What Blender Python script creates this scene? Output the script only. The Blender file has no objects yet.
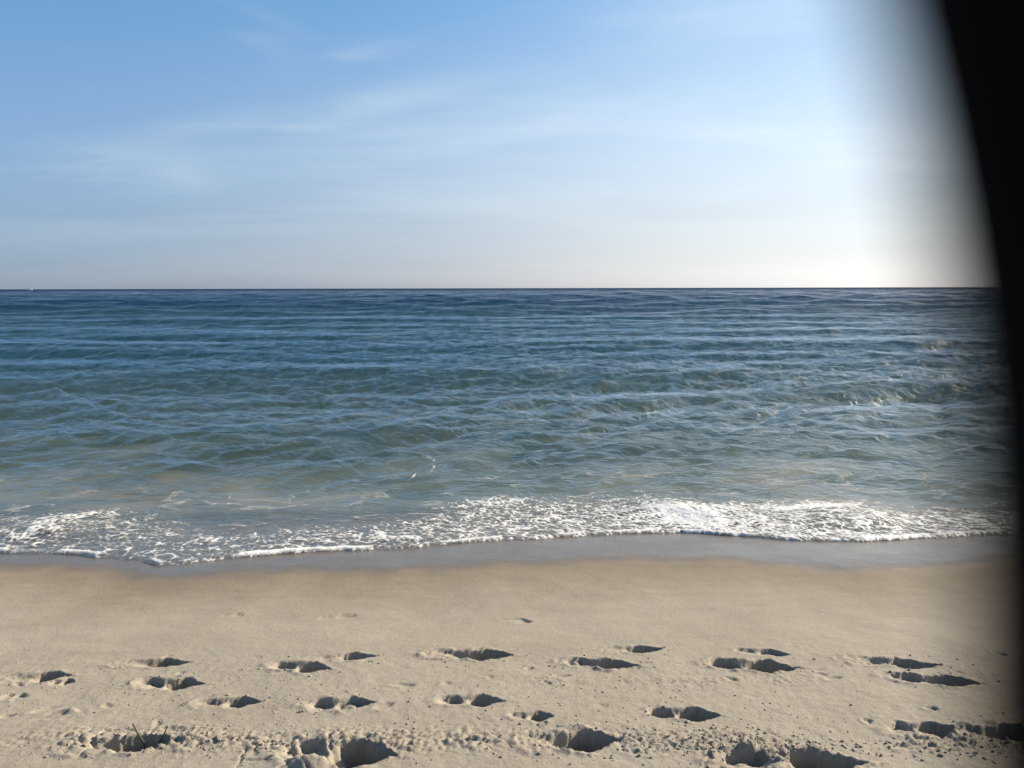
import bpy, bmesh, math, random
import numpy as np
from mathutils import Vector, Matrix

S = bpy.context.scene
C = S.collection
R = math.radians

# ------------------------------------------------------------------ camera, sky, sun, exposure
EYE = 1.95                                  # lens height above mean sea level
cd = bpy.data.cameras.new("camera")
cam = bpy.data.objects.new("camera", cd); C.objects.link(cam)
cd.sensor_width = 36.0
cd.lens = 790 / 1024 * 36
cd.clip_start = 0.0005; cd.clip_end = 60000
cd.dof.use_dof = True
cd.dof.focus_distance = 7.0
cd.dof.aperture_fstop = 11.6                # about a 3 mm pupil, as in a phone
cam.location = (0, 0, EYE)
PITCH = R(6.92)
cam.rotation_euler = (Matrix.Rotation(R(90) - PITCH, 4, 'X') @ Matrix.Rotation(R(-0.13), 4, 'Z')).to_euler()
S.camera = cam

SUN_AZ, SUN_EL = R(64), R(27)               # azimuth from +Y towards +X
w = bpy.data.worlds.new("World"); S.world = w; w.use_nodes = True
nt = w.node_tree; N = nt.nodes; L = nt.links
N.clear()
out = N.new('ShaderNodeOutputWorld'); bg = N.new('ShaderNodeBackground')
sky = N.new('ShaderNodeTexSky'); sky.sky_type = 'NISHITA'; sky.sun_disc = False
sky.sun_elevation = SUN_EL; sky.sun_rotation = SUN_AZ
sky.altitude = 0; sky.air_density = 1.0; sky.dust_density = 0.6; sky.ozone_density = 1.5
tc = N.new('ShaderNodeTexCoord')
sep = N.new('ShaderNodeSeparateXYZ'); L.new(tc.outputs['Generated'], sep.inputs[0])
def wmath(op, a, b=None, c=None, clamp=False):
    n = N.new('ShaderNodeMath'); n.operation = op; n.use_clamp = clamp
    for i, v in enumerate((a, b, c)):
        if v is None: continue
        if isinstance(v, (int, float)): n.inputs[i].default_value = v
        else: L.new(v, n.inputs[i])
    return n.outputs[0]
def wmix(f, a, b, mode='MIX'):
    n = N.new('ShaderNodeMix'); n.data_type = 'RGBA'; n.blend_type = mode
    for i, v in ((0, f), (6, a), (7, b)):
        if isinstance(v, (int, float)): n.inputs[i].default_value = v
        elif isinstance(v, tuple): n.inputs[i].default_value = (*v, 1)
        else: L.new(v, n.inputs[i])
    return n.outputs[2]
def wramp(v, a, b, lo, hi):
    n = N.new('ShaderNodeMapRange'); n.interpolation_type = 'SMOOTHSTEP'
    for k, q in (('From Min', a), ('From Max', b), ('To Min', lo), ('To Max', hi)): n.inputs[k].default_value = q
    L.new(v, n.inputs['Value']); return n.outputs[0]
def whsv(c, sat, val):
    n = N.new('ShaderNodeHueSaturation'); n.inputs['Saturation'].default_value = sat; n.inputs['Value'].default_value = val
    L.new(c, n.inputs['Color']); return n.outputs[0]
zc = wmath('MAXIMUM', sep.outputs['Z'], 0.0)
# shoulder: the glare round the sun is thinned as a hazy sky does
bw = N.new('ShaderNodeRGBToBW'); L.new(sky.outputs[0], bw.inputs[0])
sh_ = wmath('DIVIDE', 1.0, wmath('ADD', 1.0, wmath('MULTIPLY', bw.outputs[0], 0.092)))
vm = N.new('ShaderNodeVectorMath'); vm.operation = 'SCALE'; L.new(sky.outputs[0], vm.inputs[0]); L.new(sh_, vm.inputs['Scale'])
blue = wmix(1.0, whsv(vm.outputs[0], 1.15, 1.0), (0.71, 1.08, 1.18), 'MULTIPLY')
# pale marine haze low over the water
veil = wramp(sep.outputs['X'], -0.7, 0.35, 0.0, 1.0)         # the haze is thicker and whiter towards the sun's side
pale = wmix(veil, wmix(1.0, whsv(vm.outputs[0], 0.4, 0.66), (0.72, 0.95, 1.45), 'MULTIPLY'), wmix(1.0, whsv(vm.outputs[0], 0.22, 1.02), (0.96, 0.965, 1.07), 'MULTIPLY'))
base = wmix(wramp(zc, 0.0, 0.46, 0.95, 0.0), blue, pale)
WISPS = [(-.185,.218,.085,.012,.20,.40),(-.375,.196,.06,.010,.12,.30),(-.16,.288,.032,.006,.05,.26),(-.47,.164,.07,.014,-.05,.26),(-.42,.14,.07,.010,-.05,.22),(-.29,.31,.03,.025,-.6,.14),(-.08,.245,.08,.012,.1,.14)]
# thin cirrus, noise stretched along the wind
den = wmath('ADD', zc, 0.12)
comb = N.new('ShaderNodeCombineXYZ'); L.new(wmath('DIVIDE', sep.outputs['X'], den), comb.inputs[0]); L.new(wmath('DIVIDE', sep.outputs['Y'], den), comb.inputs[1])
mp = N.new('ShaderNodeMapping'); mp.inputs['Rotation'].default_value = (0, 0, R(-18)); mp.inputs['Scale'].default_value = (0.45, 1.0, 1.0)
mp.inputs['Location'].default_value = (3.1, 1.7, 0)
L.new(comb.outputs[0], mp.inputs[0])
def wnoise(scale, detail, dist):
    n = N.new('ShaderNodeTexNoise'); n.inputs['Scale'].default_value = scale; n.inputs['Detail'].default_value = detail
    n.inputs['Roughness'].default_value = 0.55; n.inputs['Distortion'].default_value = dist
    L.new(mp.outputs[0], n.inputs['Vector']); return n.outputs[0]
cl = wmath('MULTIPLY', wnoise(0.9, 7, 0.6), wnoise(0.35, 3, 0.0))
cirrus = wmix(1.0, whsv(vm.outputs[0], 0.30, 1.35), (0.96, 1.0, 1.01), 'MULTIPLY')
# a few denser wisps, by direction: east over north, up over north, size, tilt
yc = wmath('MAXIMUM', sep.outputs['Y'], 0.05)
da_ = wmath('DIVIDE', sep.outputs['X'], yc); de_ = wmath('DIVIDE', sep.outputs['Z'], yc)
nw = wmath('SUBTRACT', wnoise(3.5, 6, 0.8), 0.5)
de_ = wmath('ADD', de_, wmath('MULTIPLY', nw, 0.06)); da_ = wmath('ADD', da_, wmath('MULTIPLY', nw, 0.25))
wsum = 0.0                                   # soft, wide veils
for (a_, e_, sa_, se_, ti_, st_) in WISPS:
    sa_ *= 1.35; se_ *= 1.5; st_ *= .8
    u_ = wmath('DIVIDE', wmath('SUBTRACT', da_, a_), sa_)
    v_ = wmath('DIVIDE', wmath('SUBTRACT', wmath('SUBTRACT', de_, e_), wmath('MULTIPLY', wmath('SUBTRACT', da_, a_), ti_)), se_)
    q_ = wmath('ADD', wmath('MULTIPLY', u_, u_), wmath('MULTIPLY', v_, v_))
    wsum = wmath('ADD', wsum, wmath('MULTIPLY', wmath('EXPONENT', wmath('MULTIPLY', q_, -1.0)), st_))
base = wmix(wmath('MULTIPLY', wsum, wmath('ADD', 0.75, wmath('MULTIPLY', nw, 1.8)), None, True), base, cirrus)
final = wmix(wmath('ADD', wmath('MULTIPLY', wramp(cl, 0.20, 0.38, 0.0, 0.42), wramp(zc, 0.04, 0.16, 0.15, 1.0)), wramp(sep.outputs['X'], -0.2, 0.7, 0.0, 0.38)), base, cirrus)
L.new(final, bg.inputs['Color'])
bg.inputs['Strength'].default_value = 0.073
L.new(bg.outputs[0], out.inputs['Surface'])

sd = bpy.data.lights.new("sun", 'SUN'); sd.energy = 4.6; sd.angle = R(0.55); sd.color = (1.0, 0.87, 0.68)
so = bpy.data.objects.new("sun", sd); C.objects.link(so)
sdir = Vector((math.sin(SUN_AZ) * math.cos(SUN_EL), math.cos(SUN_AZ) * math.cos(SUN_EL), math.sin(SUN_EL)))
so.rotation_euler = (-sdir).to_track_quat('-Z', 'Y').to_euler(); so.location = (20, 10, 15)

S.view_settings.view_transform = 'Standard'; S.view_settings.look = 'None'
S.view_settings.gamma = 1.0; S.view_settings.use_curve_mapping = False
S.view_settings.exposure = 1.32
S.render.engine = 'CYCLES'
S.cycles.use_denoising = True
S.cycles.max_bounces = 8; S.cycles.transparent_max_bounces = 24
S.cycles.sample_clamp_direct = 0.7; S.cycles.sample_clamp_indirect = 1.5
S.cycles.caustics_reflective = False; S.cycles.caustics_refractive = False

# ------------------------------------------------------------------ helpers
def lerp(a, b, t): return a + (b - a) * t
def sstep(a, b, x):
    t = np.clip((x - a) / (b - a), 0, 1); return t * t * (3 - 2 * t)
def hash2(ix, iy, seed):
    h = (ix.astype(np.int64) * 374761393 + iy.astype(np.int64) * 668265263 + seed * 982451653) & 0xFFFFFFFF
    h = ((h ^ (h >> 13)) * 1274126177) & 0xFFFFFFFF
    h = ((h ^ (h >> 16)) * 2246822519) & 0xFFFFFFFF
    return ((h ^ (h >> 15)) & 0xFFFFFF) / float(0xFFFFFF)
def noise(x, y, seed=0):                    # gradient noise, about -1..1
    x0 = np.floor(x); y0 = np.floor(y); fx = x - x0; fy = y - y0
    u = fx * fx * fx * (fx * (fx * 6 - 15) + 10); v = fy * fy * fy * (fy * (fy * 6 - 15) + 10)
    r = []
    for dx, dy in ((0, 0), (1, 0), (0, 1), (1, 1)):
        a = hash2(x0 + dx, y0 + dy, seed) * (2 * np.pi)
        r.append(np.cos(a) * (fx - dx) + np.sin(a) * (fy - dy))
    return 1.5 * lerp(lerp(r[0], r[1], u), lerp(r[2], r[3], u), v)
def fbm(x, y, seed=0, oct=4, gain=0.5):
    s = 0; a = 1; t = 0
    for i in range(oct):
        s = s + a * noise(x * 2 ** i + 17.3 * i, y * 2 ** i - 9.1 * i, seed + i); t += a; a *= gain
    return s / t
def worley(x, y, seed=0):                   # F1, F2
    ix = np.floor(x); iy = np.floor(y)
    f1 = np.full(x.shape, 9.0); f2 = np.full(x.shape, 9.0)
    for dx in (-1, 0, 1):
        for dy in (-1, 0, 1):
            cx = ix + dx; cy = iy + dy
            d = np.hypot(cx + hash2(cx, cy, seed) - x, cy + hash2(cx, cy, seed + 7) - y)
            f2 = np.minimum(f2, np.maximum(f1, d)); f1 = np.minimum(f1, d)
    return f1, f2

def grid_mesh(name, X, Y, Z, mat, attrs=None, keep=None, smooth=True):
    """A height-field sheet; keep is a mask of the quads to leave in."""
    r, c = X.shape
    co = np.stack([X, Y, Z], -1).reshape(-1, 3).astype(np.float32)
    i = np.arange(r * c).reshape(r, c)
    q = np.stack([i[:-1, :-1], i[:-1, 1:], i[1:, 1:], i[1:, :-1]], -1).reshape(-1, 4)
    attrs = {k: np.broadcast_to(v, X.shape).reshape(-1).astype(np.float32) for k, v in (attrs or {}).items()}
    if keep is not None:
        q = q[keep.reshape(-1)]
        used = np.zeros(r * c, bool); used[q.reshape(-1)] = True
        new = np.cumsum(used) - 1
        q = new[q]; co = co[used]; attrs = {k: v[used] for k, v in attrs.items()}
    me = bpy.data.meshes.new(name)
    me.vertices.add(len(co)); me.vertices.foreach_set('co', co.reshape(-1))
    me.loops.add(q.size); me.loops.foreach_set('vertex_index', q.reshape(-1).astype(np.int32))
    me.polygons.add(len(q)); me.polygons.foreach_set('loop_start', np.arange(0, q.size, 4, dtype=np.int32))
    me.polygons.foreach_set('loop_total', np.full(len(q), 4, dtype=np.int32))
    me.polygons.foreach_set('use_smooth', np.full(len(q), smooth))
    for k, v in attrs.items():
        a = me.attributes.new(k, 'FLOAT', 'POINT'); a.data.foreach_set('value', v)
    me.update(); me.materials.append(mat)
    o = bpy.data.objects.new(name, me); C.objects.link(o); return o

def bm_obj(name, bm, mat, parent=None, smooth=False):
    me = bpy.data.meshes.new(name); bm.to_mesh(me); bm.free(); me.materials.append(mat)
    if smooth:
        for p in me.polygons: p.use_smooth = True
    o = bpy.data.objects.new(name, me); C.objects.link(o)
    if parent: o.parent = parent
    return o

class Mat:
    """Small wrapper for building node materials."""
    def __init__(s, name):
        s.m = bpy.data.materials.new(name); s.m.use_nodes = True
        s.N = s.m.node_tree.nodes; s.L = s.m.node_tree.links; s.N.clear()
        s.out = s.N.new('ShaderNodeOutputMaterial')
    def put(s, inp, v):
        if v is None: return
        if hasattr(v, 'is_linked') or isinstance(v, bpy.types.NodeSocket): s.L.new(v, inp)
        elif isinstance(v, tuple) and len(v) == 3 and inp.type == 'RGBA': inp.default_value = (*v, 1)
        else: inp.default_value = v
    def node(s, t, ins=None, **kw):
        n = s.N.new(t)
        for k, v in kw.items(): setattr(n, k, v)
        for k, v in (ins or {}).items(): s.put(n.inputs[k], v)
        return n
    def attr(s, name): return s.node('ShaderNodeAttribute', attribute_name=name).outputs['Fac']
    def math(s, op, a, b=None, clamp=False):
        return s.node('ShaderNodeMath', {0: a, 1: b}, operation=op, use_clamp=clamp).outputs[0]
    def ramp(s, v, a, b, lo=0.0, hi=1.0, smooth=True):
        return s.node('ShaderNodeMapRange', {'Value': v, 'From Min': a, 'From Max': b, 'To Min': lo, 'To Max': hi},
                      interpolation_type='SMOOTHSTEP' if smooth else 'LINEAR').outputs[0]
    def mix(s, f, a, b, mode='MIX'):
        return s.node('ShaderNodeMix', {0: f, 6: a, 7: b}, data_type='RGBA', blend_type=mode).outputs[2]
    def pos(s): return s.node('ShaderNodeNewGeometry').outputs['Position']
    def scaled(s, sc, rot=0.0):
        return s.node('ShaderNodeMapping', {'Vector': s.pos(), 'Scale': sc, 'Rotation': (0, 0, rot)}).outputs[0]
    def noise(s, vec, scale, detail=2.0, rough=0.5, dist=0.0):
        return s.node('ShaderNodeTexNoise', {'Vector': vec, 'Scale': scale, 'Detail': detail, 'Roughness': rough, 'Distortion': dist}).outputs['Fac']
    def bump(s, h, strength, dist, normal=None):
        return s.node('ShaderNodeBump', {'Height': h, 'Strength': strength, 'Distance': dist, 'Normal': normal}).outputs[0]
    def pbr(s, **kw):
        n = s.N.new('ShaderNodeBsdfPrincipled')
        for k, v in kw.items(): s.put(n.inputs[k.replace('_', ' ')], v)
        return n.outputs[0]
    def done(s, sh): s.L.new(sh, s.out.inputs['Surface']); return s.m

# ------------------------------------------------------------------ the shape of the shore
YS = [-400, -60, -5, 0, 2.4, 4.4, 5.2, 6, 8, 12, 25, 100, 400, 40000]
ZS = [2.2, 1.6, .70, .52, .40, .225, .14, .04, -.25, -.62, -1.5, -4, -8, -8]
def profile(y):                             # smoothed a little so that the breaks do not show
    return (np.interp(y, YS, ZS) + np.interp(y - .25, YS, ZS) + np.interp(y + .25, YS, ZS)
            + np.interp(y - .5, YS, ZS) + np.interp(y + .5, YS, ZS)) / 5

FRONT = [(-9, 5.5), (-7, 5.2), (-5, 5.5), (-3.57, 5.33), (-3.12, 5.26), (-2.74, 5.16), (-2.29, 4.95), (-1.95, 5.09), (-1.47, 5.30), (-1.14, 5.36),
         (-0.8, 5.43), (-0.45, 5.57), (-0.09, 5.72), (0.37, 5.84), (0.85, 6.0), (1.33, 6.05), (1.75, 5.88), (2.14, 5.68),
         (2.58, 5.66), (3.07, 5.76), (3.8, 5.96), (5, 5.8), (6.5, 5.4), (8, 5.7), (10, 5.5)]
FX, FY = zip(*FRONT)
def front(x):
    f = np.interp(x, FX, FY); far = np.abs(x) > 8
    f = np.where(far, 5.55 + 0.35 * np.sin(x * 0.55) + 0.2 * np.sin(x * 1.31 + 1), f)
    return f + 0.035 * noise(x * 3.1, x * 0 + .5, 41) + 0.02 * noise(x * 9, x * 0 + .5, 43)

# ------------------------------------------------------------------ sand
# footprints: x, y, angle of the foot, length, width scale, depth, share of heel depth, side lobe
PRINTS = [(-2.01, 3.144, .12, .30, .9, .035, .3), (-1.587, 3.296, .05, .34, .85, .032, .35), (-1.413, 3.082, -.05, .29, 1.0, .045, .8),
          (-1.104, 2.894, .08, .25, .9, .028, .7), (-0.915, 3.24, -.22, .27, .95, .042, 1.15), (-0.758, 3.345, .12, .31, .8, .030, .15),
          (-0.66, 2.868, .05, .25, 1.0, .042, .75), (-1.36, 2.565, .12, .38, 1.0, .060, .35), (-0.59, 2.50, -.10, .40, 1.5, .085, .7),
          (-0.184, 3.377, -.02, .38, 1.05, .050, .55), (0.382, 3.273, -.22, .31, .95, .055, 1.0), (0.546, 3.438, .02, .27, .8, .032, .25),
          (-0.161, 2.894, -.03, .27, .85, .034, .8), (0.071, 2.767, .0, .17, .7, .022, .9), (0.20, 2.583, .06, .36, 1.15, .065, .4),
          (0.641, 2.799, -.12, .26, .9, .036, 1.0), (1.042, 3.251, -.15, .37, 1.05, .062, .75), (1.13, 3.40, -.25, .24, .7, .016, .7),
          (1.66, 3.275, -.18, .38, 1.0, .045, .25), (1.744, 3.09, -.22, .34, .9, .050, .7), (1.478, 2.664, -.05, .25, .9, .036, .9),
          (1.74, 2.627, .0, .33, 1.1, .055, .6), (0.93, 2.45, -.05, .46, 1.35, .085, .8), (-1.67, 2.80, .1, .17, .8, -.018, 1.0),
          (-1.97, 2.957, .0, .10, .6, .018, .8), (-1.86, 3.09, .1, .10, .6, .018, .8),
          (-2.9, 3.2, .1, .30, 1, .045, .7), (-2.75, 2.7, 0, .33, 1, .05, .6), (2.5, 3.15, -.1, .33, 1, .05, .7), (2.35, 2.65, 0, .33, 1, .055, .6),
          (-0.9, 3.9, .3, .2, .7, .006, .7), (0.0, 3.85, -.2, .22, .7, .006, .4), (-1.45, 3.92, .1, .12, .6, .006, .8)]
_r = np.random.default_rng(21)
SCUFFS = [(_r.uniform(-2.6, 2.4), _r.choice([2.6, 2.86, 3.1, 3.3]) + _r.normal(0, .07), _r.uniform(.015, .055), _r.uniform(.010, .025), _r.uniform(.002, .008), _r.normal(0, .5)) for _ in range(55)]
def sand_z(X, Y):
    z = profile(Y)
    near = sstep(7.0, 4.2, Y)
    # long soft undulation, wash ripples, dimples
    z = z + near * (0.012 * fbm(X * .9, Y * .9, 3, 3) + 0.004 * fbm(X * 4, Y * 5, 5, 3))
    rip = sstep(4.9, 4.5, Y) * sstep(3.5, 3.95, Y)
    a = X * .35 + Y
    z = z + rip * 0.0011 * np.sin(34 * (Y - .28 * X) + 6 * fbm(X * 1.5, Y * 1.5, 8, 2)) * (0.6 + 0.6 * noise(X * 1.2, Y * 2, 9))
    up = sstep(3.75, 3.2, Y)
    z = z + up * (0.0022 * fbm(X * 22, Y * 22, 11, 3))
    # churned strip where sand was kicked about
    ch = np.exp(-((Y - 2.60 - .05 * noise(X * 1.1, Y * 0, 12)) / .085) ** 2) * sstep(-.15, .35, fbm(X * 1.3 + 4, Y * 1.5, 13, 2) + .25)
    ch = np.maximum(ch, .35 * np.exp(-((Y - 3.13) / .12) ** 2) * sstep(0, .4, fbm(X * 2, Y * 3, 15, 2)))
    f1, f2 = worley(X * 55 + noise(X * 30, Y * 30, 4), Y * 55, 21)
    lump = np.clip(.6 - f1, 0, 1) ** .7
    z = z + ch * (0.023 * lump * (hash2(np.floor(X * 13), np.floor(Y * 13), 3) * .8 + .3) + .006 * fbm(X * 60, Y * 60, 22, 2))
    crumb = np.zeros_like(z)
    # footprints
    wx = X + .013 * fbm(X * 9, Y * 9, 31, 4) + .003 * noise(X * 70, Y * 70, 35); wy = Y + .013 * fbm(X * 9 + 50, Y * 9, 33, 4) + .004 * noise(X * 70 + 9, Y * 70, 36)
    for k, (cx, cy, an, ln, wd, dp, hs_) in enumerate(PRINTS):
        m = (np.abs(X - cx) < ln * 1.3) & (np.abs(Y - cy) < .30 + .1 * wd)
        if not m.any(): continue
        ca, sa = math.cos(an), math.sin(an)
        dx = wx[m] - cx; dy = wy[m] - cy
        u = dx * ca + dy * sa; v = -dx * sa + dy * ca
        W = .060 * wd * np.clip(1.10 - np.maximum(u / ln - .12, 0) / .42, .18, 1.0); dp = min(dp, .062) * .98
        ball = np.hypot((u - ln * .20) / (ln * .30), v / W)
        heel = np.hypot((u + ln * .30) / (ln * .20), v / (W * .78))
        waist = np.hypot(u / (ln * .42), v / (W * .66))
        gentle = sstep(.4, -.7, v / W)             # the far wall is steep, the near side slumped
        lo = lerp(.86, .40, gentle); hi = lerp(1.02, 1.22, gentle)
        ss = lambda q_: 1 - sstep(0, 1, (q_ - lo) / (hi - lo))
        d = 1.15 * dp * ss(ball)
        d = np.maximum(d, dp * hs_ * ss(heel))
        d = np.maximum(d, dp * (.82 if hs_ < .65 else .42) * (1 - sstep(.6, 1.25, waist)))
        d = d * np.clip((.62 + 1.5 * u / ln if hs_ < .65 else .80 + .9 * u / ln) + .42 * np.clip(v / (.055 * wd), -1, 1), .04, 1.35)           # toes dig in deeper than the heel rolls out
        d = d * np.clip(1.1 + 1.0 * noise(X[m] * 9 + 3.7 * k, Y[m] * 12, 38), .3, 1.35)      # partly slumped in
        r = np.minimum(np.minimum(ball, heel * .95), waist * .9)
        nz = fbm(X[m] * 18, Y[m] * 18, 40 + k, 3)
        rim = abs(dp) * .15 * np.exp(-((r - 1.28) / .22) ** 2) * np.clip(.5 + 1.6 * nz, 0, 2.2)
        slough = .12 * dp * fbm(X[m] * 45, Y[m] * 45, 90 + k, 2) * (r < 1.15)
        z[m] = z[m] - d + rim + slough
    # scuffs and dents between the prints
    for k, (cx, cy, rx, ry_, dp, an) in enumerate(SCUFFS):
        m = (np.abs(X - cx) < 2 * rx) & (np.abs(Y - cy) < 2 * rx)
        dx = wx[m] - cx; dy = wy[m] - cy
        u = (dx * math.cos(an) + dy * math.sin(an)) / rx; v = (dy * math.cos(an) - dx * math.sin(an)) / ry_
        q_ = np.hypot(u, v)
        z[m] += -dp * (1 - sstep(.5, 1.1, q_)) * (1 + .6 * u) + .35 * dp * np.exp(-((q_ - 1.3) / .3) ** 2) * (u < 0)
    for (cx, cy, rx, ry_, ht) in ((-.66, 2.44, .085, .06, .024), (-.745, 2.555, .028, .024, .026), (.86, 2.43, .08, .06, .020), (.80, 2.53, .03, .024, .022), (-1.68, 2.82, .035, .02, .014), (-.50, 2.47, .05, .035, .02)):
        m = (np.abs(X - cx) < 2 * rx) & (np.abs(Y - cy) < 2 * ry_)
        q_ = np.hypot((wx[m] - cx) / rx, (wy[m] - cy) / ry_)
        z[m] += ht * (1 - sstep(.35, 1.1, q_)) * (1 + .25 * noise(X[m] * 40, Y[m] * 40, 37))
    # broken crust: thin plates tilted round the two deep prints, split by cracks
    for (cx, cy, rad, sd_) in ((-.70, 2.50, .24, 61), (.86, 2.47, .24, 67), (-1.42, 2.60, .16, 71)):
        m = np.hypot(X - cx, (Y - cy) * 1.5) < rad * 1.3
        if not m.any(): continue
        x = X[m]; y = Y[m]
        f1, f2 = worley((x + .02 * noise(x * 14, y * 14, 5)) * 7.5, (y + .02 * noise(x * 14, y * 14, 6)) * 9, sd_)
        ix = hash2(np.floor(x * 7.5), np.floor(y * 9), sd_)
        fall = 1 - sstep(.75, 1.2, np.hypot(x - cx, (y - cy) * 1.5) / rad)
        crack = 1 - sstep(.0, .10, f2 - f1)
        z[m] += fall * (.010 * (f1 - .25) - .014 * crack)
    return z

def axis(segs):
    o = [segs[0][0]]
    for a, b, st in segs:
        n = max(1, int(round((b - a) / st))); o += list(np.linspace(a, b, n + 1)[1:])
    return np.array(o)
def geo(a, b, n): return list(np.geomspace(a, b, n))
xa = np.array([-x for x in reversed(geo(3.2, 3000, 60))][:-1] + list(np.arange(-3.2, 3.2001, .0065)) + geo(3.2, 3000, 60)[1:])
ya = np.concatenate([-np.array(geo(.5, 400, 25))[::-1], axis([(-.4, 1.9, .1)]), axis([(1.92, 3.9, .0065), (3.9, 6.2, .016), (6.2, 10, .06)])[0:], np.array(geo(10.1, 40000, 60))])
X, Y = np.meshgrid(xa, ya)
Zs = sand_z(X, Y)
edge = front(X) - Y                         # metres of bare sand above the swash front
wet_line = .62 + .10 * fbm(X * .7, Y * 0, 51, 3) + .04 * noise(X * 3.3, Y * 0, 52)
wet_line = wet_line + np.interp(X, [-4, -2.6, -1.2, 0, 1.2, 2.5, 4], [-.20, -.28, .0, .25, .42, .30, .1])
wet_line = wet_line - .06
wet = sstep(wet_line + .22, wet_line - .18, edge + .10 * fbm(X * 3, Y * 9, 53, 3))
damp = sstep(wet_line + 1.15, wet_line, edge)

m = Mat("sand")
wa, da = m.attr('wet'), m.attr('damp')
p1 = m.scaled((1, 1, 1))
patch = m.noise(p1, 2.2, 4, .6); streak = m.noise(m.scaled((1.2, 5, 1), .12), 1.6, 5, .6, .6)
grain = m.noise(p1, 230, 2, .7); grit = m.noise(p1, 90, 3, .75)
base = m.mix(m.ramp(patch, .3, .7), (0.2450, 0.2190, 0.1790), (0.2800, 0.2550, 0.2120))
base = m.mix(m.ramp(streak, .52, .75, 0, .35), base, (0.1720, 0.1400, 0.1056))
base = m.mix(m.ramp(grain, .35, .65, .0, .5), base, (0.1720, 0.1400, 0.1056))
base = m.mix(m.ramp(grain, .60, .74, .0, .55), base, (0.4000, 0.3640, 0.3120))
base = m.mix(m.ramp(grit, .60, .72, .0, .45), base, (0.0960, 0.0760, 0.0560))
mid = m.noise(p1, 42, 3, .7)
base = m.mix(m.ramp(mid, .30, .50, .16, 0), base, (0.1520, 0.1240, 0.0944))
base = m.mix(m.ramp(mid, .55, .72, 0, .25), base, (0.3360, 0.3000, 0.2520))
base = m.mix(m.math('MULTIPLY', da, .92), base, m.mix(1.0, base, (.64, .60, .54), 'MULTIPLY'))
base = m.mix(wa, base, m.mix(1.0, base, (.53, .48, .43), 'MULTIPLY'))
rough = m.ramp(wa, 0, 1, .92, .22, False)
rough = m.math('ADD', rough, m.ramp(patch, .3, .7, -.04, .10))
h = m.math('ADD', m.math('ADD', m.math('MULTIPLY', grain, .5), grit), m.math('MULTIPLY', mid, 1.0))
nb = m.bump(h, m.ramp(wa, 0, 1, .6, .05, False), .004)
sand_mat = m.done(m.pbr(Base_Color=base, Roughness=rough, Specular_IOR_Level=m.ramp(wa, 0, 1, .15, .6, False), Normal=nb))
sand = grid_mesh("beach_sand", X, Y, Zs, sand_mat, {'wet': wet, 'damp': damp}); sand['kind'] = 'structure'

def tag(o, label, cat, group=None):
    o['label'] = label; o['category'] = cat
    if group: o['group'] = group
    return o

# ------------------------------------------------------------------ sea
# colours of the water body: swash, surf, shallows, mid, deep, stirred-up sand
BODY = [(.160, .152, .122), (.078, .098, .086), (.028, .046, .042), (.010, .032, .046), (.004, .020, .048), (.195, .160, .115)]
rng = np.random.default_rng(11)
WAVES = []                                  # wavelength, amplitude, direction, phase
for i in range(84):
    lam = 10 ** rng.uniform(math.log10(.22), math.log10(9.0))
    spread = .30 if lam > 2.5 else (.34 if lam > .9 else .55)
    th = -math.pi / 2 + rng.normal(0, spread) + .10
    amp = .0082 * lam ** .72 * rng.uniform(.5, 1.4)
    amp *= .62 if lam > 2.2 else (1.3 if lam > .9 else 1.3)
    WAVES.append((lam, amp, th, rng.uniform(0, 2 * math.pi)))
for i in range(70):                         # wind ripples riding on the rest
    lam = 10 ** rng.uniform(math.log10(.16), math.log10(.95))
    WAVES.append((lam, .0078 * lam * rng.uniform(.6, 1.3), -math.pi / 2 + rng.normal(0, .62) + .25, rng.uniform(0, 2 * math.pi)))
SWELL = [(l_, .0062 * l_ ** .90 * rng.uniform(.5, 1.4), -math.pi / 2 + rng.normal(0, .6), rng.uniform(0, 6.28)) for l_ in np.geomspace(3.5, 26, 36)]
# single crests that stand out: x, y, half length along the crest, half width, height
HUMPS = [(.55, 13.5, 1.9, .42, .16), (2.2, 12.9, 1.5, .40, .10), (-5.2, 16.8, 2.6, .6, .10), (-6.6, 16.2, 2.4, .5, .08),
         (-4.2, 9.3, 1.1, .34, .10), (.9, 9.1, 1.2, .34, .10), (9.5, 19.2, 3.6, .9, .09), (13.5, 26, 5, .9, .34), (5.2, 27, 3.5, .8, .24),
         (-3.6, 17.3, 2.2, .5, .10), (4.6, 16.6, 2.2, .5, .12), (-9, 31, 4.5, .9, .22), (3.0, 22.0, 2.5, .6, .16), (-1.5, 21, 3, .6, .10),
         (-8.5, 12.5, 2.2, .45, .13), (9.5, 12.4, 2.4, .45, .08), (-16, 24, 4, .8, .22), (-12, 46, 9, 1.5, .35), (14, 50, 8, 1.5, .32), (-2, 39, 5, 1.1, .25)]
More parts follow.
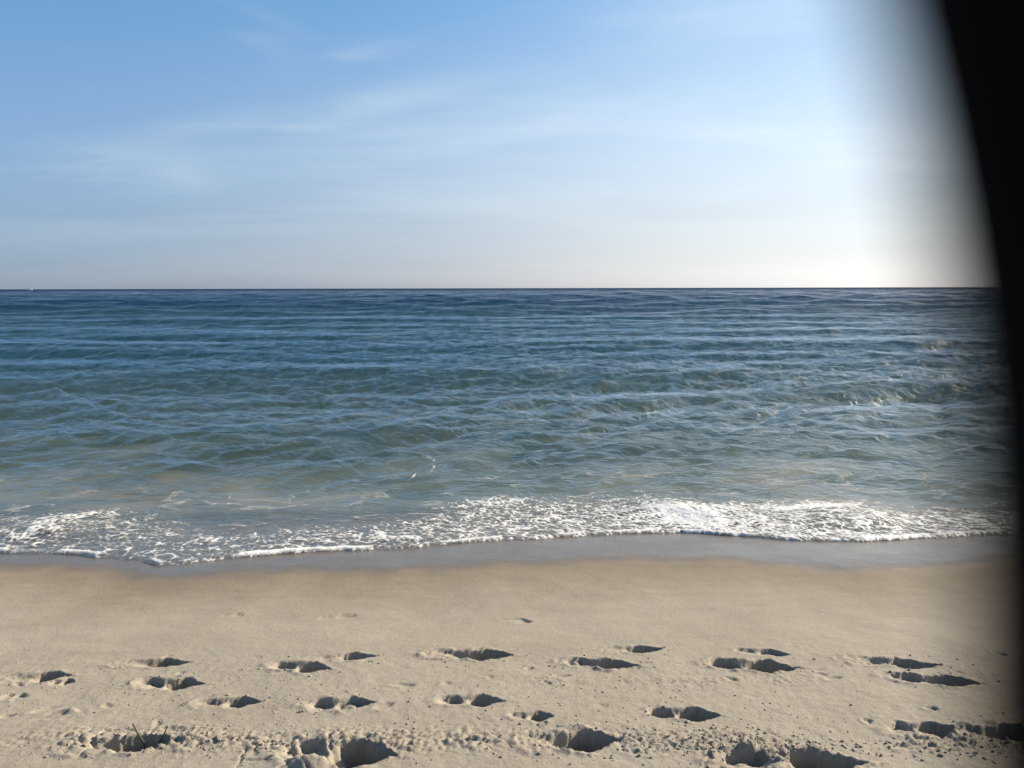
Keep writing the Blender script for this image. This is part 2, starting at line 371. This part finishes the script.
def waves(X, Y, res):
    """Height and sideways pull of the sea, waves shorter than the local spacing fading out."""
    h = np.zeros_like(X); px_ = np.zeros_like(X); py_ = np.zeros_like(X)
    gx = X + .5 * noise(X * .12, Y * .12, 71) + .12 * noise(X * .6, Y * .6, 72)
    gy = Y + .9 * noise(X * .10, Y * .10, 73) + .16 * noise(X * .5, Y * .5, 74) + .55 * noise(X * .30, Y * .10, 75) * sstep(12, 25, Y)
    groups = [.35 + 1.0 * np.clip(.5 + .9 * noise(X * f * .9, Y * f * 1.5, 80 + i), 0, 1.3) for i, f in enumerate((.07, .16, .4, .9))]
    for lam, amp, th, ph in WAVES:
        k = 2 * math.pi / lam
        f = amp * sstep(2.0, 3.4, lam / res)
        f = f * groups[0 if lam > 4 else 1 if lam > 1.8 else 2 if lam > .7 else 3]
        a = k * (math.cos(th) * gx + math.sin(th) * gy) + ph
        s = np.sin(a); c = np.cos(a)
        h += f * (2 * ((s + 1) / 2) ** 1.35 - .86)    # crests narrower than troughs
        px_ += f * math.cos(th) * c; py_ += f * math.sin(th) * c
    far = sstep(25, 110, Y)
    for lam, amp, th, ph in SWELL:
        a = 2 * math.pi / lam * (math.cos(th) * gx + math.sin(th) * gy) + ph
        h += amp * far * sstep(1.6, 4.0, lam / res) * groups[1] * (2 * ((np.sin(a) + 1) / 2) ** 1.7 - .77)
    for (cx, cy, lx, ly, ht) in HUMPS:
        lx, ly, ht = lx * 1.6, ly * .85, ht * .66
        m = (np.abs(X - cx) < 3 * lx) & (np.abs(Y - cy) < 5 * ly)
        if not m.any(): continue
        yy = Y[m] - cy + .10 * lx * noise(X[m] * 1.2 / lx, Y[m] * 0 + .3, int(cy * 7)) + .03 * ((X[m] - cx) / lx) ** 2 * lx
        w_ = np.where(yy < 0, ly * .75, ly * 1.9)    # steep towards the shore
        h[m] += ht * np.exp(-((X[m] - cx) / lx) ** 2) * (np.exp(-(yy / w_) ** 2) - .3 * np.exp(-((yy + 2.0 * ly) / (1.1 * ly)) ** 2))
    return h, px_, py_
def sea_surface(X, Y, res):
    d = Y - front(X)
    h, qx, qy = waves(X, Y, res)
    off = sstep(.8, 5.5, d)
    grow = .12 + .88 * off
    zs_ = profile(Y) + .012 * sstep(7, 4.2, Y) * fbm(X * .9, Y * .9, 3, 3)
    # thin sheet of swash running up the sand, lens-shaped, with a blunt lip
    film = .026 * (1 - np.exp(-np.maximum(d, 0) / .07)) + .035 * sstep(0, 1.6, d) + .016 * fbm(X * 2.5, Y * 4, 86, 3) * sstep(.1, .6, d)
    # a bore of broken water on the right, an older one on the left
    bore = .07 * np.exp(-((X - 1.5) / .55) ** 2) * sstep(.25, .8, d) * sstep(2.3, .9, d)
    bore += .06 * np.exp(-((X - 2.9) / .6) ** 2) * sstep(.2, .7, d) * sstep(2.0, 1.0, d)
    bore += .05 * np.exp(-((X + 3.6) / .6) ** 2) * sstep(.2, .6, d) * sstep(2.0, .8, d)
    a = zs_ + film + bore
    b = grow * h + .02
    t = sstep(.7, 2.6, d)
    z = np.where(d > 0, np.maximum(a, lerp(a, b, t)) * (1 - t) + b * t, zs_ - .03)
    z = np.where((d <= 0) & (d > -.02), lerp(zs_ - .03, zs_ + .0, sstep(-.02, 0, d)), z)
    z = np.maximum(z, np.where(d > .02, zs_ + .012, -99))
    ch = sstep(2.0, 5.0, d) * grow
    return z, -.45 * qx * ch, -.45 * qy * ch, d, z - zs_

rows = [4.75]
while rows[-1] < 30000: rows.append(rows[-1] + max(.030, (.0044 if rows[-1] < 260 else .012) * rows[-1]))
ry = np.array(rows); t = np.linspace(-1, 1, 1001)
hw = 1.05 * ry + 6.5
X = hw[:, None] * t[None, :]; Y = np.repeat(ry[:, None], len(t), 1)
res = np.maximum(np.gradient(ry)[:, None], (hw / 500)[:, None]) * np.ones_like(X)
z, qx, qy, dd, depth = sea_surface(X, Y, res)

# the clear skin of the sea: mirrors the sky the more the flatter one looks at it, and lets the light through otherwise
m = Mat("sea_water")
dep, off = m.attr('depth'), m.attr('offshore')
b1 = m.noise(m.scaled((1, 1.6, 1), .12), 7.0, 4, .6, .4); b2 = m.noise(m.scaled((1, 1.6, 1), -.25), 26.0, 3, .6, .3)
b3 = m.noise(m.scaled((1, 1.3, 1), .06), 1.7, 4, .6, .4); b4 = m.noise(m.scaled((1, 1.0, 1), .05), .28, 4, .65, .3)
calm = m.ramp(off, .3, 6.0, .25, 1.0)
nb = m.bump(b1, m.math('MULTIPLY', calm, m.ramp(off, 6, 30, 1.0, .6)), .085)
nb = m.bump(b2, m.math('MULTIPLY', calm, m.ramp(off, 6, 25, .8, .3)), .013, nb)
nb = m.bump(b3, m.ramp(off, 8, 60, .25, .9), .32, nb)
nb = m.bump(b4, m.ramp(off, 60, 240, 0, .9), 2.4, nb)
gl = m.node('ShaderNodeBsdfGlossy', {'Color': (1, 1, 1), 'Roughness': m.ramp(off, 4, 120, .10, .22), 'Normal': nb}).outputs[0]
clear = m.node('ShaderNodeBsdfTransparent', {'Color': (1, 1, 1)}).outputs[0]
facing = m.node('ShaderNodeLayerWeight', {'Blend': .5, 'Normal': nb}).outputs['Facing']
fres = m.math('ADD', m.math('MULTIPLY', m.math('POWER', facing, 5.0), .98), .02)
fres = m.math('MINIMUM', fres, m.math('MULTIPLY', m.ramp(off, 2.5, 14, .78, .29), m.ramp(off, 11, 70, 1.0, .36)))
# sky glints of choppy crests painted as noise in the mirror strength
sheen_mid = m.noise(m.scaled((4.2, 1.7, 1), .15), 1.0, 5, .65, .6); sheen_far = m.noise(m.scaled((1.5, .26, 1), .03), 1.0, 5, .65, .5)
sheen = m.math('ADD', m.math('MULTIPLY', sheen_mid, m.ramp(off, 12, 45, 1, 0)), m.math('MULTIPLY', sheen_far, m.ramp(off, 12, 45, 0, 1)))
fres = m.math('MULTIPLY', fres, m.ramp(sheen, .36, .64, m.ramp(off, 3, 14, .82, .28), m.ramp(off, 3, 14, 1.1, 1.5), False))
fres = m.math('MULTIPLY', fres, m.math('SUBTRACT', 1.0, m.node('ShaderNodeNewGeometry').outputs['Backfacing']))
water_mat = m.done(m.node('ShaderNodeMixShader', {0: fres, 1: clear, 2: gl}).outputs[0])

# the murk below it: sandy and milky in the shallows, green, then deep blue
m = Mat("murky_water")
dep, off = m.attr('depth'), m.attr('offshore')
cloud = m.noise(m.scaled((.55, .9, 1)), 1.0, 4, .6, .8)
oc = m.math('ADD', off, m.ramp(cloud, .3, .7, -1.5, 1.5, False))
body = m.mix(m.ramp(oc, .2, 2.6), BODY[0], BODY[1])
body = m.mix(m.attr('churned'), body, BODY[5])                  # sand stirred up where the last wave drew back
body = m.mix(m.ramp(oc, 1.6, 5.0), body, BODY[2])
body = m.mix(m.ramp(off, 5.0, 18.0), body, BODY[3])
body = m.mix(m.ramp(off, 25.0, 120.0), body, BODY[4])
geo_n = m.node('ShaderNodeNewGeometry').outputs['Normal']
soft_n = m.node('ShaderNodeMix', {0: .75, 4: geo_n, 5: (0, 0, 1)}, data_type='VECTOR').outputs[1]   # scattered inside the water, not at its skin
diff = m.node('ShaderNodeBsdfDiffuse', {'Color': body, 'Normal': soft_n}).outputs[0]
clear = m.node('ShaderNodeBsdfTransparent', {'Color': (.95, .96, .94)}).outputs[0]
murk_mat = m.done(m.node('ShaderNodeMixShader', {0: m.ramp(dep, .0, .13, .12, 1.0), 1: clear, 2: diff}).outputs[0])

churned = np.clip(np.exp(-((X + 3.9) / 1.3) ** 2 - ((dd - 2.4) / .9) ** 2) + .7 * np.exp(-((X + 2.3) / .9) ** 2 - ((dd - 1.5) / .6) ** 2), 0, 1) * sstep(-.25, .45, fbm(X * 1.3, Y * 2.2, 131, 3))
keep = (dd[:-1, :-1] > -.12) | (dd[1:, 1:] > -.12)
sea = grid_mesh("sea", X + qx, Y + qy, z, water_mat, {'depth': depth, 'offshore': dd}, keep); sea['kind'] = 'structure'
st = 3                                        # the murk is smoother, so a coarser sheet does
Xm, Ym, Zm, Dm, Om, Cm = (q_[::st, ::st] for q_ in (X, Y, z, depth, dd, churned))
Zl = Zm.copy()
for _ in range(4):                            # level out everything but the long waves
    Zl[1:-1, 1:-1] = (Zl[1:-1, 1:-1] * 2 + Zl[:-2, 1:-1] + Zl[2:, 1:-1] + Zl[1:-1, :-2] + Zl[1:-1, 2:]) / 6
deep = sstep(.05, .35, Dm)
Zb = np.minimum(lerp(Zm, lerp(Zl, 0 * Zl, sstep(2, 12, Om) * .45 * sstep(60, 20, Om)), deep) - np.minimum(lerp(.10, .05, sstep(10, 40, Om)), .4 * np.maximum(Dm, 0)), Zm - np.minimum(.035, .3 * np.maximum(Dm, .004)))
keep = (Om[:-1, :-1] > -.05) & (Om[1:, 1:] > -.05)
murk = grid_mesh("murky_water", Xm, Ym, Zb, murk_mat, {'depth': Dm, 'offshore': Om, 'churned': Cm}, keep); murk['kind'] = 'structure'

# ------------------------------------------------------------------ foam on the swash
xs = np.arange(-7.5, 7.5, .0095); ys = np.arange(4.8, 10.2, .0125)
X, Y = np.meshgrid(xs, ys)
z, _, _, d, _ = sea_surface(X, Y, np.full_like(X, .03))
wx = X + .10 * fbm(X * 2.2, Y * 2.2, 101, 3) + .03 * fbm(X * 9, Y * 9, 102, 2)
wy = Y + .10 * fbm(X * 2.2 + 9, Y * 2.2, 103, 3) + .03 * fbm(X * 9, Y * 9 + 5, 104, 2)
sk = (wx + .45 * wy) * .8                          # streaks lean with the backwash
f1, f2 = worley(sk * 20, wy * 8.5, 111); web = 1 - sstep(.03, .34, f2 - f1)
g1, g2 = worley(sk * 34, wy * 15, 113); fine = 1 - sstep(.05, .50, g2 - g1)
blob = .5 + .5 * fbm(sk * 9.5, wy * 6, 115, 5, .68)
big = .5 + .5 * fbm(X * .9, Y * 1.4, 117, 3)
reach = np.interp(X, [-8, -4, -3.3, -2.4, -1.6, -.8, -.2, .6, 1.5, 2.6, 3.4, 5, 8], [1.3, 1.6, 1.7, 1.1, 1.0, 1.2, 1.7, 1.5, 1.3, 1.5, 1.1, 1.4, 1.4]) + .5 * (big - .5)
dens = np.interp(X, [-8, -3.4, -2.8, -2.2, -1.2, -.3, 1.2, 1.6, 2.6, 3.4, 8], [.7, .66, .74, .72, .78, .84, .92, 1.0, .96, .88, .8])
inner = sstep(reach + .85, reach - .60, d)
body_ = dens * inner
lip = np.exp(-((d - .045) / (.02 + .035 * big)) ** 2) * sstep(-.35, .1, fbm(X * 4, Y * 0 + .5, 119, 3))
solid = .6 * np.exp(-((X - 1.45) / .28) ** 2 - ((d - .55) / .38) ** 2) + .42 * np.exp(-((X + 3.62 + .15 * noise(X * 0, Y * 2, 140)) / .20) ** 2) * sstep(2.0, 1.2, d) * sstep(.0, .3, d) \
    + .7 * np.exp(-((X - 2.75) / .5) ** 2 - ((d - 1.15) / .12) ** 2) + .5 * np.exp(-((X + .2) / .5) ** 2 - ((d - 1.5) / .15) ** 2)
amt = .72 * blob + .20 * web + .14 * fine + .10 * noise(X * 42, Y * 26, 141)
foam = sstep(-.10, .42, amt - (.94 - .66 * body_ - .45 * solid))
foam = np.maximum(foam, .30 * np.clip(body_ * 1.25 - .15, 0, 1) * (.4 + .9 * blob))     # the thin film between the clots
foam = np.maximum(foam, lip * (.45 + .6 * big + .3 * blob))
wis_w = 1 - np.abs(fbm(wx * 1.1 + .4 * wy, wy * 2.0, 121, 4)) * 2
wisp = sstep(.80, .98, wis_w) * sstep(3.6, 1.6, d) * sstep(.2, .9, d) * sstep(.30, .6, .5 + .5 * fbm(X * 1.7, Y * 2.2, 123, 3)) * (.4 + .6 * blob)
thread = np.exp(-((X - (-.95 + .10 * np.sin(Y * 4) + .25 * (Y - 8.2) * .3 + .05 * noise(X * 0, Y * 6, 5))) / .022) ** 2) * sstep(7.5, 7.8, Y) * sstep(8.9, 8.6, Y) * (.5 + .7 * noise(X * 12, Y * 12, 7))
foam = np.maximum(foam, np.maximum(.75 * wisp, np.clip(thread, 0, .9)))
foam = np.where(d < -.005, 0, np.clip(foam, 0, 1))
lump = .5 * foam * (.006 + .014 * np.clip(blob - .35, 0, 1) * (.4 + .6 * body_) + .006 * web * body_ + .022 * np.clip(solid, 0, 1) * blob) + .010 * np.clip(lip, 0, 1) * (d > 0) * blob
q = np.maximum(np.maximum(foam[:-1, :-1], foam[1:, 1:]), np.maximum(foam[:-1, 1:], foam[1:, :-1])) > .03
m = Mat("foam")
fa = m.attr('foam')
bub = m.noise(m.pos(), 140, 3, .7); bub2 = m.noise(m.pos(), 45, 3, .6)
al = m.math('ADD', fa, m.ramp(bub2, .3, .7, -.22, .22, False)); al = m.ramp(al, .12, 1.0, 0, 1)
col = m.mix(m.ramp(fa, .3, .9), (.36, .345, .32), (.57, .575, .58))
sh = m.pbr(Base_Color=col, Roughness=.6, Specular_IOR_Level=.3, Normal=m.bump(m.math('ADD', bub, bub2), .7, .006),
           Subsurface_Weight=0.0)
tr = m.node('ShaderNodeBsdfTransparent').outputs[0]
foam_mat = m.done(m.node('ShaderNodeMixShader', {0: al, 1: tr, 2: sh}).outputs[0])
fo = grid_mesh("sea_foam", X, Y, z + .003 + lump, foam_mat, {'foam': foam}, q)
fo['kind'] = 'stuff'; tag(fo, 'white lacy sea foam along the edge of the water on the sand', 'foam')

# ------------------------------------------------------------------ crumbs of sand
def ground(x, y):
    xx = np.atleast_2d(np.asarray(x, float)); yy = np.atleast_2d(np.asarray(y, float))
    return sand_z(xx, yy)[0]
phi = (1 + 5 ** .5) / 2
ICO = np.array([(-1, phi, 0), (1, phi, 0), (-1, -phi, 0), (1, -phi, 0), (0, -1, phi), (0, 1, phi), (0, -1, -phi), (0, 1, -phi),
                (phi, 0, -1), (phi, 0, 1), (-phi, 0, -1), (-phi, 0, 1)]) / math.hypot(1, phi)
ICF = [(0, 11, 5), (0, 5, 1), (0, 1, 7), (0, 7, 10), (0, 10, 11), (1, 5, 9), (5, 11, 4), (11, 10, 2), (10, 7, 6), (7, 1, 8),
       (3, 9, 4), (3, 4, 2), (3, 2, 6), (3, 6, 8), (3, 8, 9), (4, 9, 5), (2, 4, 11), (6, 2, 10), (8, 6, 7), (9, 8, 1)]
def crumbs(name, pts, mat, flat=.75):
    n = len(pts); r = np.random.default_rng(5)
    V = ICO[None] * (1 + .35 * r.standard_normal((n, 12, 1)).clip(-1.5, 1.5)) * np.array([1, 1, flat])
    a = r.uniform(0, 6.28, n); ca, sa = np.cos(a)[:, None], np.sin(a)[:, None]
    st = r.uniform(.7, 1.5, n)[:, None]
    x = V[..., 0] * st * ca - V[..., 1] * sa; y = V[..., 0] * st * sa + V[..., 1] * ca
    V = np.stack([x, y, V[..., 2]], -1) * pts[:, None, 3:4] + pts[:, None, :3]
    F = (np.array(ICF)[None] + 12 * np.arange(n)[:, None, None]).reshape(-1, 3)
    me = bpy.data.meshes.new(name)
    me.vertices.add(n * 12); me.vertices.foreach_set('co', V.astype(np.float32).reshape(-1))
    me.loops.add(F.size); me.loops.foreach_set('vertex_index', F.reshape(-1).astype(np.int32))
    me.polygons.add(len(F)); me.polygons.foreach_set('loop_start', np.arange(0, F.size, 3, dtype=np.int32))
    me.polygons.foreach_set('loop_total', np.full(len(F), 3, dtype=np.int32))
    me.polygons.foreach_set('use_smooth', np.full(len(F), True))
    me.update(); me.materials.append(mat)
    o = bpy.data.objects.new(name, me); C.objects.link(o); return o
r = np.random.default_rng(9)
P = []
def scatter(n, x0, x1, yc, ys_, smin, smax, clump):
    x = r.uniform(x0, x1, n); y = yc + r.normal(0, ys_, n)
    k = fbm(x * 1.6, y * 2.5, clump, 2) > r.uniform(-.25, .35, n)
    s = smin + (smax - smin) * r.random(n) ** 3
    for a, b, c in zip(x[k], y[k], s[k]):
        if 1.95 < b < 3.8: P.append((a, b, c))
scatter(4500, -3.1, 3.1, 2.60, .07, .0012, .0060, 13)
scatter(1800, -.6, 2.2, 2.52, .05, .0012, .0065, 17)
scatter(900, -2.6, 1.2, 3.08, .10, .0012, .0055, 23)
scatter(700, -2.6, 2.2, 2.82, .06, .0012, .0055, 27)
scatter(260, -2.6, 2.4, 3.2, .25, .001, .004, 29)
for cx, cy, an, ln, wd, dp, hs_ in PRINTS:   # loose bits kicked out round each print
    if dp < .02: continue
    for _ in range(int(26 * wd)):
        a = r.uniform(0, 6.28); q_ = r.uniform(1.0, 1.7)
        P.append((cx + math.cos(a) * ln * .55 * q_, cy + math.sin(a) * .055 * wd * q_ * 1.2, .0012 + .006 * r.random() ** 4))
P = np.array(P); zz = ground(P[:, 0], P[:, 1])
cm = crumbs("sand_crumbs", np.column_stack([P[:, 0], P[:, 1], zz + P[:, 2] * .1, P[:, 2]]), sand_mat)
cm['kind'] = 'stuff'; tag(cm, 'loose crumbs of damp sand kicked up among the footprints', 'sand')

# ------------------------------------------------------------------ twigs in the sand
m = Mat("dry_stem")
stem_mat = m.done(m.pbr(Base_Color=m.mix(m.ramp(m.noise(m.scaled((1, 1, .3)), 300, 3), .35, .65), (.018, .015, .012), (.06, .048, .036)), Roughness=.8))
def twig(label, pts, r0):
    bm = bmesh.new(); rings = []
    for i, p in enumerate(pts):
        p = Vector(p); nx = Vector(pts[min(i + 1, len(pts) - 1)]) - Vector(pts[max(i - 1, 0)])
        qn = nx.to_track_quat('Z', 'Y'); rr = r0 * (1 - .6 * i / (len(pts) - 1))
        rings.append([bm.verts.new(p + qn @ Vector((math.cos(a) * rr, math.sin(a) * rr, 0))) for a in np.linspace(0, 2 * math.pi, 8)[:-1]])
    for a, b in zip(rings, rings[1:]):
        for j in range(7): bm.faces.new((a[j], a[(j + 1) % 7], b[(j + 1) % 7], b[j]))
    bm.faces.new(rings[-1]); bm.faces.new(rings[0][::-1])
    return tag(bm_obj("twig", bm, stem_mat, smooth=True), label, 'twig', 'twigs poking out of the sand')
zg = float(profile(np.array([2.60]))[0]) - .05
twig('thin dark twig leaning left out of the back of a deep footprint', [(-1.275, 2.595, zg - .03), (-1.295, 2.60, zg + .032 + .01), (-1.315, 2.603, zg + .032 + .040), (-1.335, 2.61, zg + .032 + .075)], .0048)
zg = float(profile(np.array([2.60]))[0]) - .05
twig('thin dark twig leaning right, at the toe end of a deep footprint', [(-1.255, 2.595, zg - .03), (-1.240, 2.60, zg + .032 + .008), (-1.226, 2.603, zg + .032 + .032), (-1.212, 2.61, zg + .032 + .064)], .0048)

# ------------------------------------------------------------------ boat on the horizon
m = Mat("boat_white"); boat_mat = m.done(m.pbr(Base_Color=m.mix(m.noise(m.pos(), 2), (.78, .78, .76), (.84, .84, .83)), Roughness=.35))
m = Mat("boat_glass"); glass_mat = m.done(m.pbr(Base_Color=m.mix(m.noise(m.pos(), 1), (.02, .03, .04), (.03, .04, .05)), Roughness=.1))
BY = 1500.0; BX = (37 - 512) / 790 * BY * 1.007
root = bpy.data.objects.new("motor_boat", None); C.objects.link(root); root.location = (BX, BY, 0); root.rotation_euler = (0, 0, R(8))
tag(root, 'tiny white motor boat far out on the horizon at the left', 'boat')
bm = bmesh.new()
st = [(-4.2, 1.3, 1.3), (-2, 1.5, 1.35), (0.5, 1.5, 1.5), (2.6, 1.1, 1.75), (4.2, .45, 2.0), (4.9, .05, 2.1)]
rings = []
for x, b_, t_ in st:
    rings.append([bm.verts.new(v) for v in ((x, -b_, t_), (x, -b_ * .8, .1), (x - .2 * (x > 3), 0, -.5 + .3 * (x > 3)), (x, b_ * .8, .1), (x, b_, t_))])
for a, b_ in zip(rings, rings[1:]):
    for j in range(4): bm.faces.new((a[j], a[j + 1], b_[j + 1], b_[j]))
    bm.faces.new((a[4], a[0], b_[0], b_[4]))
bm.faces.new(rings[0]); bm.faces.new(rings[-1][::-1])
bmesh.ops.recalc_face_normals(bm, faces=bm.faces)
bm_obj("hull", bm, boat_mat, root)
def boxobj(name, x0, x1, y0, y1, z0, z1, mat, taper=0):
    bm = bmesh.new(); v = []
    for zz_, t_ in ((z0, 0), (z1, taper)):
        v.append([bm.verts.new(p) for p in ((x0 + t_ * .3, y0 + t_ * .3, zz_), (x1 - t_, y0 + t_ * .3, zz_), (x1 - t_, y1 - t_ * .3, zz_), (x0 + t_ * .3, y1 - t_ * .3, zz_))])
    for j in range(4): bm.faces.new((v[0][j], v[0][(j + 1) % 4], v[1][(j + 1) % 4], v[1][j]))
    bm.faces.new(v[1]); bm.faces.new(v[0][::-1])
    bmesh.ops.bevel(bm, geom=bm.edges[:], offset=.06, segments=2, affect='EDGES')
    return bm_obj(name, bm, mat, root)
boxobj("cabin", -2.2, 1.8, -1.1, 1.1, 1.3, 3.3, boat_mat, .6)
boxobj("windscreen", -1.7, 1.62, -1.14, 1.14, 2.2, 2.9, glass_mat, .25)
boxobj("roof", -2.3, 1.0, -1.1, 1.1, 3.32, 3.48, boat_mat)

# ------------------------------------------------------------------ the hand whose finger laps over the lens
m = Mat("shaded_hand")  # shade on the finger is put into the whole hand's near-black colour
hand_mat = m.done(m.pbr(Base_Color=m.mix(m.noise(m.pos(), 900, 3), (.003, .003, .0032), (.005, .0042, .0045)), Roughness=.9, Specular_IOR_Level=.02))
mm = .001
# joints in millimetres from the lens: right, forward, up
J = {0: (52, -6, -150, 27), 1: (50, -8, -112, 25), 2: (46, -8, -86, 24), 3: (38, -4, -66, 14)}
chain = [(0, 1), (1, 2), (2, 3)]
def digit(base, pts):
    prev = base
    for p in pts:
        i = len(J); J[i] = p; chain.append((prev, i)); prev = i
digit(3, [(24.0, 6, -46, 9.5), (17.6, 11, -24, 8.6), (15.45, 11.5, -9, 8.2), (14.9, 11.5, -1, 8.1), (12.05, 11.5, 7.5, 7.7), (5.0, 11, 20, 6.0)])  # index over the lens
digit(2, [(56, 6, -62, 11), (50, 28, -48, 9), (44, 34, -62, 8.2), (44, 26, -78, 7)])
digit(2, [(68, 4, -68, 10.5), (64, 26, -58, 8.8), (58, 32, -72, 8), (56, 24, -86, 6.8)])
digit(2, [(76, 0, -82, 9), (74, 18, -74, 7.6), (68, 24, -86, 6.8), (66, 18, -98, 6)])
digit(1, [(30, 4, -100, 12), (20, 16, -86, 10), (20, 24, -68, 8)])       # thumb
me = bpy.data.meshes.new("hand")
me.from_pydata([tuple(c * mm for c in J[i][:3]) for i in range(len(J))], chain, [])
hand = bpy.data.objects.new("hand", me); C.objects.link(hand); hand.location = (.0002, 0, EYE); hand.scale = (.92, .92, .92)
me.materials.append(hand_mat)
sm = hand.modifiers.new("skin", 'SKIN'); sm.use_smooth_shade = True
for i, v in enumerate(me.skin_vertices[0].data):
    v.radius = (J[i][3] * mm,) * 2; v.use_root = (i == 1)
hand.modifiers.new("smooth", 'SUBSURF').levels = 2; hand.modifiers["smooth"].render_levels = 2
tag(hand, 'near black blurred finger of a hand close against the lens at the right edge', 'hand')
